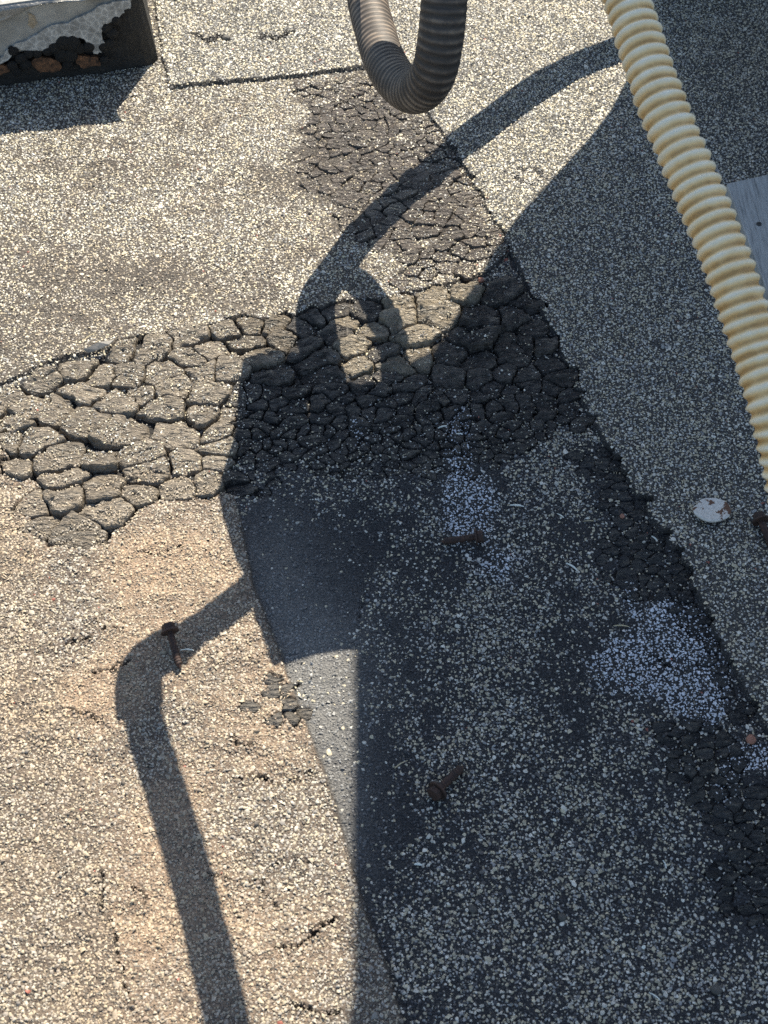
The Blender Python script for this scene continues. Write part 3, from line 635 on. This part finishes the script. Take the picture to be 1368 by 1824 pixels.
def mat_crackle():
    m = N('flaking_aluminium_paint'); v = m.n('TexVoronoi', feature='DISTANCE_TO_EDGE'); v.inputs['Scale'].default_value = 170; m.l(m.obj(), v.inputs['Vector']); n = m.noise(120, 5)
    e = m.ramp(v.outputs['Distance'], [(0.0, (0.46, 0.46, 0.44)), (0.08, (0.30, 0.30, 0.29)), (0.4, (0.24, 0.24, 0.23))]); m.col(m.mix(1.0, e, m.ramp(n, [(0.3, (0.7, 0.7, 0.7)), (0.7, (1.3, 1.3, 1.3))]), 'MULTIPLY')); m.rough(0.55)
    m.bump(v.outputs['Distance'], -0.6, 0.002); return m.m
M_FLASH = mat_foil(); M_CRK = mat_crackle(); M_SIL = mat_simple('bright_aluminium_foil', (0.16, 0.16, 0.155), (0.36, 0.36, 0.345), 60, 0.45, 0.4, 0.9, 0.004)
M_ORANGE = mat_simple('rust_patch', (0.02, 0.012, 0.008), (0.18, 0.085, 0.04), 260, 0.8, 0, 0.6, 0.001)
# core of tar, front leaning slightly with a rounded right corner
bm = bmesh.new(); back = dn * -0.34; NSEG = 60; L = 0.60
def core_front(s, z):                    # s along the face from the right corner to the left (m), z up
    base = Vector(BR) - du * s; lump = (fbm(np.array([s * 60]), np.array([z * 60]), 111, 3)[0] - 0.5) * 0.004
    rnd = 0.010 * max(0, 1 - s / 0.012) ** 2
    return base + dn * (lump - rnd - z * 0.04) + Vector((0, 0, z)) - du * (z * 0.10 * max(0.0, 1 - s / 0.06))
rows = [-0.006, 0.004, 0.012, 0.024, 0.036, 0.048, 0.058, 0.067, CZ]
G = [[bm.verts.new(core_front(L * (k / NSEG) ** 1.2, z)) for k in range(NSEG + 1)] for z in rows]
for r_ in range(len(rows) - 1):
    for k in range(NSEG): bm.faces.new((G[r_][k + 1], G[r_][k], G[r_ + 1][k], G[r_ + 1][k + 1]))
side = [[bm.verts.new(core_front(0, z) + back * t_ + du * (0.002 * math.sin(t_ * 9 + z * 60)) ) for z in rows] for t_ in (0.25, 0.6, 1.0)]
prev = [G[r_][0] for r_ in range(len(rows))]
for sd_ in side:
    for r_ in range(len(rows) - 1): bm.faces.new((prev[r_], sd_[r_], sd_[r_ + 1], prev[r_ + 1]))
    prev = sd_
tb = [bm.verts.new(G[-1][k].co + back) for k in range(1, NSEG + 1)]
bm.faces.new([G[-1][k] for k in range(NSEG, -1, -1)] + [s_[-1] for s_ in side] + tb)
cchild(link('tar_core', bm_mesh('tar_core', bm), M_TAR, smooth=False))
def sheet(name, pts, off, thick, mat, jit=0.0):          # irregular sheet lying on the front face (pixel outline)
    P = [face_pt(px + random.uniform(-jit, jit), py + random.uniform(-jit, jit), off) for px, py in pts]
    bm = bmesh.new(); f = bm.faces.new([bm.verts.new(p) for p in P]); r = bmesh.ops.extrude_face_region(bm, geom=[f])
    for v_ in r['geom']:
        if isinstance(v_, bmesh.types.BMVert): v_.co -= dn * thick
    bmesh.ops.triangulate(bm, faces=bm.faces[:]); return cchild(link(name, bm_mesh(name, bm), mat))
def rag(pts, n=4, amp=3.0):
    out = []
    for (a, b), (c, d) in zip(pts[:-1], pts[1:]):
        for k in range(n): t_ = k / n; out.append((a + (c - a) * t_ + random.uniform(-amp, amp), b + (d - b) * t_ + random.uniform(-amp, amp)))
    out.append(pts[-1]); return out
sheet('flashing', [(-260, 92)] + rag([(-200, 118), (-80, 112), (0, 100), (60, 88), (120, 62), (170, 44), (200, 22), (228, 12)], 3, 2) + [(246, -22), (100, -6), (0, 8), (-260, 44)], 0.0045, 0.004, M_FLASH)
sheet('crackled_coating', rag([(-200, 120), (-60, 116), (0, 108), (16, 84), (60, 66), (80, 50), (120, 42), (165, 20), (190, 5), (232, 0)], 3, 3) + rag([(236, 12), (222, 18), (214, 30), (196, 38), (184, 46), (182, 62), (186, 78), (180, 92), (168, 96), (150, 70), (128, 66), (100, 82), (80, 92), (52, 92), (30, 84), (22, 100), (0, 116), (-200, 130)], 3, 2.5), 0.0068, 0.003, M_CRK)
sheet('rust_patch', rag([(54, 112), (66, 102), (84, 104), (106, 108), (110, 122), (96, 128), (70, 128), (54, 112)], 3, 1.5), 0.0056, 0.003, M_ORANGE)
sheet('rust_patch', rag([(132, 96), (150, 100), (176, 104), (178, 116), (150, 122), (136, 114), (132, 96)], 3, 1.5), 0.0056, 0.003, M_ORANGE)
sheet('rust_patch', rag([(-60, 118), (0, 116), (14, 118), (18, 128), (0, 134), (-60, 138), (-60, 118)], 3, 1.5), 0.0056, 0.003, M_ORANGE)
sheet('rust_patch', rag([(50, 22), (62, 28), (66, 42), (58, 52), (50, 44), (52, 34), (50, 22)], 2, 1), 0.0053, 0.001, mat_simple('dirt_patch', (0.25, 0.19, 0.12), (0.38, 0.32, 0.24), 300))
# crumpled bright foil folded over the top edge
nx_, ny_ = 90, 26; V = []; f0 = face_pt(0, 42); f1 = face_pt(105, -2); s0 = (Vector(BR) - f0).dot(du); s1 = (Vector(BR) - f1).dot(du)
for j in range(ny_):
    for i in range(nx_):
        s_ = 0.02 + i / (nx_ - 1) * 0.50; t_ = j / (ny_ - 1)
        o_ = Vector(BR) - du * s_
        cr = (fbm(np.array([s_ * 45]), np.array([t_ * 6 + s_ * 12]), 121, 4)[0] - 0.5)
        hang = max(0.001, CZ - (f0.z + (f1.z - f0.z) * (s_ - s0) / (s1 - s0))) + 0.0015 * math.sin(s_ * 60)
        if t_ < 0.25: k = 1 - t_ / 0.25; p = o_ + dn * (0.008 + cr * 0.006) + Vector((0, 0, CZ + 0.004 - hang * k))
        else: k = (t_ - 0.25) / 0.75; p = o_ + dn * (0.008 - k * 0.16) + Vector((0, 0, CZ + 0.005 + cr * 0.010 * min(1, k * 6)))
        V.append(p)
I = np.arange(nx_ * ny_).reshape(ny_, nx_); F = np.stack([I[:-1, :-1], I[:-1, 1:], I[1:, 1:], I[1:, :-1]], -1).reshape(-1, 4)
fo = link('foil_cover', np_mesh('foil_cover', np.array([tuple(p) for p in V]), F, smooth=True), M_SIL); cchild(fo)
sm = fo.modifiers.new('s', 'SOLIDIFY'); sm.thickness = 0.0008
# lumps of tar along the foot and the torn edge
for k, (px, py, r_) in enumerate([(24, 90, 9), (38, 104, 10), (52, 96, 8), (66, 96, 8), (84, 92, 8), (98, 84, 11), (112, 76, 14), (128, 76, 14), (124, 98, 13), (110, 98, 12), (142, 86, 9), (158, 84, 10), (190, 50, 9), (206, 36, 8), (184, 84, 9), (196, 78, 10), (22, 118, 9), (46, 116, 10), (120, 116, 9), (200, 60, 10), (30, 128, 8), (186, 108, 8)]):
    bm = bmesh.new(); bmesh.ops.create_icosphere(bm, subdivisions=2, radius=1)
    for v_ in bm.verts:
        q = v_.co.copy(); s_ = 1 + 0.35 * (vnoise(np.array([q.x * 1.9 + k]), np.array([q.y * 1.9 + q.z * 1.3]), 9)[0] - 0.5)
        v_.co = Vector((q.x * s_, q.y * s_ * 0.55, q.z * s_))
    me = bm_mesh('tar_lump', bm); o = cchild(link('tar_lump', me, M_TAR)); p = face_pt(px, py, 0.006)
    o.location = p; o.scale = (r_ / 1950,) * 3; o.rotation_euler = (0, random.uniform(0, 3), math.atan2(du.y, du.x))

# ------------------------------------------------------------------ pale board at the right edge
def mat_board():
    m = N('weathered_pale_board'); mp = m.n('Mapping'); mp.inputs['Scale'].default_value = (9, 0.6, 1); mp.inputs['Rotation'].default_value = (0, 0, R(16)); m.l(m.obj(), mp.inputs['Vector'])
    n = m.noise(45, 6, mp.outputs[0], 0.7); m.col(m.ramp(n, [(0.3, (0.16, 0.16, 0.155)), (0.5, (0.36, 0.36, 0.345)), (0.7, (0.46, 0.46, 0.44))])); m.rough(0.7); m.bump(n, 0.5, 0.0012); return m.m
zb = 0.022
cs_ = [gnd(1294, 327, zb), gnd(1480, 286, zb), gnd(1600, 560, zb), gnd(1392, 585, zb)]
bd = empty('pale_board', Vector(cs_[0]) * 0.5 + Vector(cs_[2]) * 0.5 - Vector((0, 0, zb))); tag(bd, 'pale grey streaked board lying behind the cream hose at the right edge', 'board')
bm = extrude_poly([Vector(c) for c in cs_], (0, 0, -0.014)); me = bm_mesh('board', bm)
o = link('board', me, mat_board(), bd); o.matrix_parent_inverse = Matrix.Translation(bd.location).inverted()
bev = o.modifiers.new('b', 'BEVEL'); bev.width = 0.0012; bev.segments = 2
g0 = gnd(1352, 399, zb + 0.0003)
bm = bmesh.new(); bmesh.ops.create_cone(bm, cap_ends=True, segments=12, radius1=0.0022, radius2=0.0018, depth=0.0012)
o = link('hole_disc', bm_mesh('hole_disc', bm), M_BLACK, bd); o.location = Vector(g0) - bd.location  # dark disc laid on the board to stand for its small hole

# ------------------------------------------------------------------ screws
def make_screw(L=0.022):
    root = empty('rusty_screw', (0, 0, 0))
    segs = 16; V = []; F = []; n = int(L / 0.00045)
    for i in range(n + 1):
        s_ = i / n; x = s_ * L; taper = 1 if s_ < 0.86 else max(0.12, (1 - s_) / 0.14)
        for k in range(segs):
            a = 2 * math.pi * k / segs
            th = 0.00055 * max(0, math.cos((x / 0.0017) * 2 * math.pi - a)) ** 1.5 if 0.08 < s_ < 0.9 else 0
            r_ = (0.00195 + th) * taper; V.append((x, math.cos(a) * r_, math.sin(a) * r_))
    I = np.arange((n + 1) * segs).reshape(n + 1, segs); J = np.roll(I, -1, 1)
    F = np.stack([I[:-1], J[:-1], J[1:], I[1:]], -1).reshape(-1, 4)
    sh = link('shank', np_mesh('shank', np.array(V), F, smooth=True), M_RUST, root)
    bm = bmesh.new(); bmesh.ops.create_cone(bm, cap_ends=True, segments=6, radius1=0.0042, radius2=0.0040, depth=0.0038)
    bmesh.ops.bevel(bm, geom=bm.edges[:], offset=0.0003, segments=1, affect='EDGES')
    bm.transform(Matrix.Translation((-0.0028, 0, 0)) @ Matrix.Rotation(R(90), 4, 'Y'))
    link('head', bm_mesh('head', bm), M_RUST, root)
    bm = bmesh.new(); bmesh.ops.create_cone(bm, cap_ends=True, segments=24, radius1=0.0054, radius2=0.0056, depth=0.0011)
    bm.transform(Matrix.Translation((-0.0004, 0, 0)) @ Matrix.Rotation(R(90), 4, 'Y'))
    link('washer', bm_mesh('washer', bm), M_RUST, root)
    return root
proto = make_screw()
def copy_tree(o):
    c = o.copy(); COL.objects.link(c)
    for ch in o.children:
        d = ch.copy(); COL.objects.link(d); d.parent = c
    return c
SCR = [((846, 966), (784, 970), 'rusty hex head screw lying level on dark granules, head to the right', 1.0),
       ((780, 1416), (826, 1368), 'rusty hex head screw pointing up and away on the dark shaded sheet', 1.1),
       ((306, 1142), (322, 1196), 'rusty screw standing in the narrow bent shadow, on tan granules', 1.0),
       ((1352, 938), (1378, 990), 'rusty screw half cut off by the right edge, below the cream hose', 1.0)]
for k, (h_, t_, lab, s_) in enumerate(SCR):
    o = proto if k == 0 else copy_tree(proto)
    a = place(*h_, 0.0058); b = place(*t_, 0.0028)
    if k == 2: a.z += 0.004
    d = (b - a); Ls = d.length / 0.022; o.location = a; o.rotation_mode = 'QUATERNION'; o.rotation_quaternion = d.to_track_quat('X', 'Z'); o.scale = (Ls, 1.0 * s_, 1.0 * s_)
    tag(o, lab, 'screw', 'rusty screws lying on the roof')

# ------------------------------------------------------------------ white cap with rust spots
def mat_cap():
    m = N('white_paint_with_rust'); n = m.noise(150, 5); n2 = m.noise(600, 3); mp = m.ramp(n, [(0.57, (0, 0, 0)), (0.60, (1, 1, 1))])
    c = m.mix(mp, m.ramp(n2, [(0.3, (0.50, 0.47, 0.42)), (0.6, (0.68, 0.66, 0.61))]), (0.12, 0.055, 0.03)); m.col(c); m.rough(0.6); m.bump(n, 0.3, 0.001); return m.m
bm = bmesh.new(); K = 40; top_, rim, bot = [], [], []
for k in range(K):
    a = 2 * math.pi * k / K; r_ = 0.0121 * (1 + 0.045 * math.sin(2 * a + 1) + 0.02 * math.sin(5 * a) + (-0.08 if 2.0 < a < 2.5 else 0))
    bot.append(bm.verts.new((math.cos(a) * r_ * 0.97, math.sin(a) * r_ * 0.97, 0))); rim.append(bm.verts.new((math.cos(a) * r_, math.sin(a) * r_, 0.0012))); top_.append(bm.verts.new((math.cos(a) * r_ * 0.93, math.sin(a) * r_ * 0.93, 0.0021)))
for A_, B_ in ((bot, rim), (rim, top_)):
    for k in range(K): bm.faces.new((A_[k], A_[(k + 1) % K], B_[(k + 1) % K], B_[k]))
c0 = bm.verts.new((0, 0, 0.0014)); bm.faces.new(bot[::-1])
for k in range(K): bm.faces.new((top_[k], top_[(k + 1) % K], c0))
cap = link('metal_cap', bm_mesh('metal_cap', bm), mat_cap()); cap.location = place(1267, 914, 0.0022); cap.rotation_euler = (R(-13), R(4), R(20))
tag(cap, 'round white painted metal cap with brown rust spots, right of the sheet seam', 'cap')

# ------------------------------------------------------------------ slivers, pebbles, flake
M_WHITE = mat_simple('white_fibre', (0.62, 0.66, 0.60), (0.75, 0.78, 0.72), 300, 0.4)
M_STRAW = mat_simple('dry_straw', (0.42, 0.36, 0.22), (0.55, 0.47, 0.30), 300, 0.7)
M_DARKROCK = mat_simple('dark_stone', (0.05, 0.048, 0.042), (0.11, 0.105, 0.095), 300, 0.7)
M_RED = mat_simple('red_stone', (0.26, 0.11, 0.07), (0.38, 0.19, 0.13), 300, 0.6)
SL = [((908, 903), (933, 906), 2.6, 'w', 'bright white sliver lying above the level rusty screw'), ((1008, 1006), (1028, 1020), 2.6, 'w', 'greenish white sliver right of the level rusty screw'),
      ((738, 1542), (752, 1544), 2.8, 'w', 'short white sliver below the screw that points away'), ((1160, 958), (1170, 967), 2.0, 'w', 'small white sliver at the edge of the right hand sheet'),
      ((1155, 1770), (1176, 1786), 1.4, 'w', 'thin white thread near the bottom right'), ((322, 1161), (346, 1162), 2.0, 'w', 'white sliver against the shank of the screw on tan granules'),
      ((1092, 1118), (1120, 1120), 1.8, 's', 'straw coloured stalk beside the pale gravel patch'), ((703, 1372), (726, 1358), 1.3, 's', 'straw coloured stalk left of the screw that points away'),
      ((148, 612), (172, 596), 1.4, 's', 'dry straw stalk on the granules above the curled flake'), ((780, 766), (796, 762), 2.2, 'w', 'white sliver on the dark plates above the pale gravel'),
      ((812, 776), (824, 777), 1.8, 'w', 'tiny white sliver in the upper pale gravel streak'), ((1180, 1535), (1186, 1550), 1.5, 'w', 'thin white sliver below the pale gravel, left of the dark plates'),
      ((992, 918), (1004, 926), 1.6, 'w', 'faint white sliver upper right of the level rusty screw'), ((1038, 932), (1058, 932), 1.3, 's', 'thin pale stalk beside the right hand seam'),
      ((984, 1462), (990, 1466), 3.2, 'w', 'white speck on the dark sheet right of the lower screw'), ((1143, 1688), (1148, 1692), 4.5, 'w', 'white chip low on the right of the dark sheet')]
for (a, b, wd, kk, lab) in SL:
    A_ = place(*a, 0.0019); B_ = place(*b, 0.0022); L_ = (B_ - A_).length; bm = bmesh.new(); n = 5; rings_ = []
    for i in range(n + 1):
        t_ = i / n; r_ = wd / 2 / 2800 * (0.55 + 0.9 * math.sin(math.pi * min(1, max(0.12, t_ * 0.9 + 0.05)))); by = math.sin(t_ * math.pi) * L_ * 0.08
        rings_.append([bm.verts.new((t_ * L_, by + math.cos(q) * r_, math.sin(q) * r_ * 0.6)) for q in (0.3, 1.8, 3.3, 4.8)])
    for i in range(n):
        for q in range(4): bm.faces.new((rings_[i][q], rings_[i][(q + 1) % 4], rings_[i + 1][(q + 1) % 4], rings_[i + 1][q]))
    bm.faces.new(rings_[0][::-1]); bm.faces.new(rings_[-1])
    nm = 'white_sliver' if kk == 'w' else 'straw_stalk'
    o = link(nm, bm_mesh(nm, bm), M_WHITE if kk == 'w' else M_STRAW); o.location = A_; o.rotation_mode = 'QUATERNION'; o.rotation_quaternion = (B_ - A_).to_track_quat('X', 'Z')
    tag(o, lab, 'sliver' if kk == 'w' else 'straw', 'slivers and stalks on the roof')
PB = [((1337, 1320), 8, M_RED, 'reddish pebble among the pale gravel at the right edge'), ((403, 71), 9, M_DARKROCK, 'dark pebble in a small tear of the upper sheet'),
      ((1108, 921), 4.5, M_RED, 'small reddish pebble beside the right hand seam'), ((842, 1622), 6, M_DARKROCK, 'dark pebble left of centre on the front sheet'), ((1000, 1635), 6, M_DARKROCK, 'dark pebble low in the middle of the shaded sheet'),
      ((1275, 1765), 8, M_DARKROCK, 'largest dark pebble, near the bottom right corner'), ((857, 502), 7, M_RED, 'brown pebble in the gap above the big dark plate'), ((1042, 1460), 3.5, M_DARKROCK, 'tiny dark pebble on the shaded sheet')]
for k, ((px, py), r_, mt, lab) in enumerate(PB):
    bm = bmesh.new(); bmesh.ops.create_icosphere(bm, subdivisions=2, radius=1)
    for v_ in bm.verts:
        q = v_.co.copy(); v_.co = q * (1 + 0.4 * (vnoise(np.array([q.x * 1.5 + k * 3]), np.array([q.y * 1.5 + q.z * 1.1]), 19)[0] - 0.5)); v_.co.z *= 0.7
    o = link('pebble', bm_mesh('pebble', bm), mt); o.location = place(px, py, r_ / 2700 * 0.6); o.scale = (r_ / 2700,) * 3; o.rotation_euler.z = k
    tag(o, lab, 'pebble', 'pebbles on the roof')
# curled flake
P = [(150, 627), (178, 618), (205, 617), (196, 624), (176, 631), (158, 634)]
V = [place(a, b, 0.003 + 0.0035 * max(0, (a - 150) / 55)) for a, b in P]; me = bm_mesh('bitumen_flake', extrude_poly(V, (0, 0, -0.0007)))
o = link('bitumen_flake', me, mat_simple('grey_flake', (0.20, 0.19, 0.17), (0.3, 0.28, 0.25), 300)); tag(o, 'thin grey flake curling up at the top edge of the cracked band', 'flake')
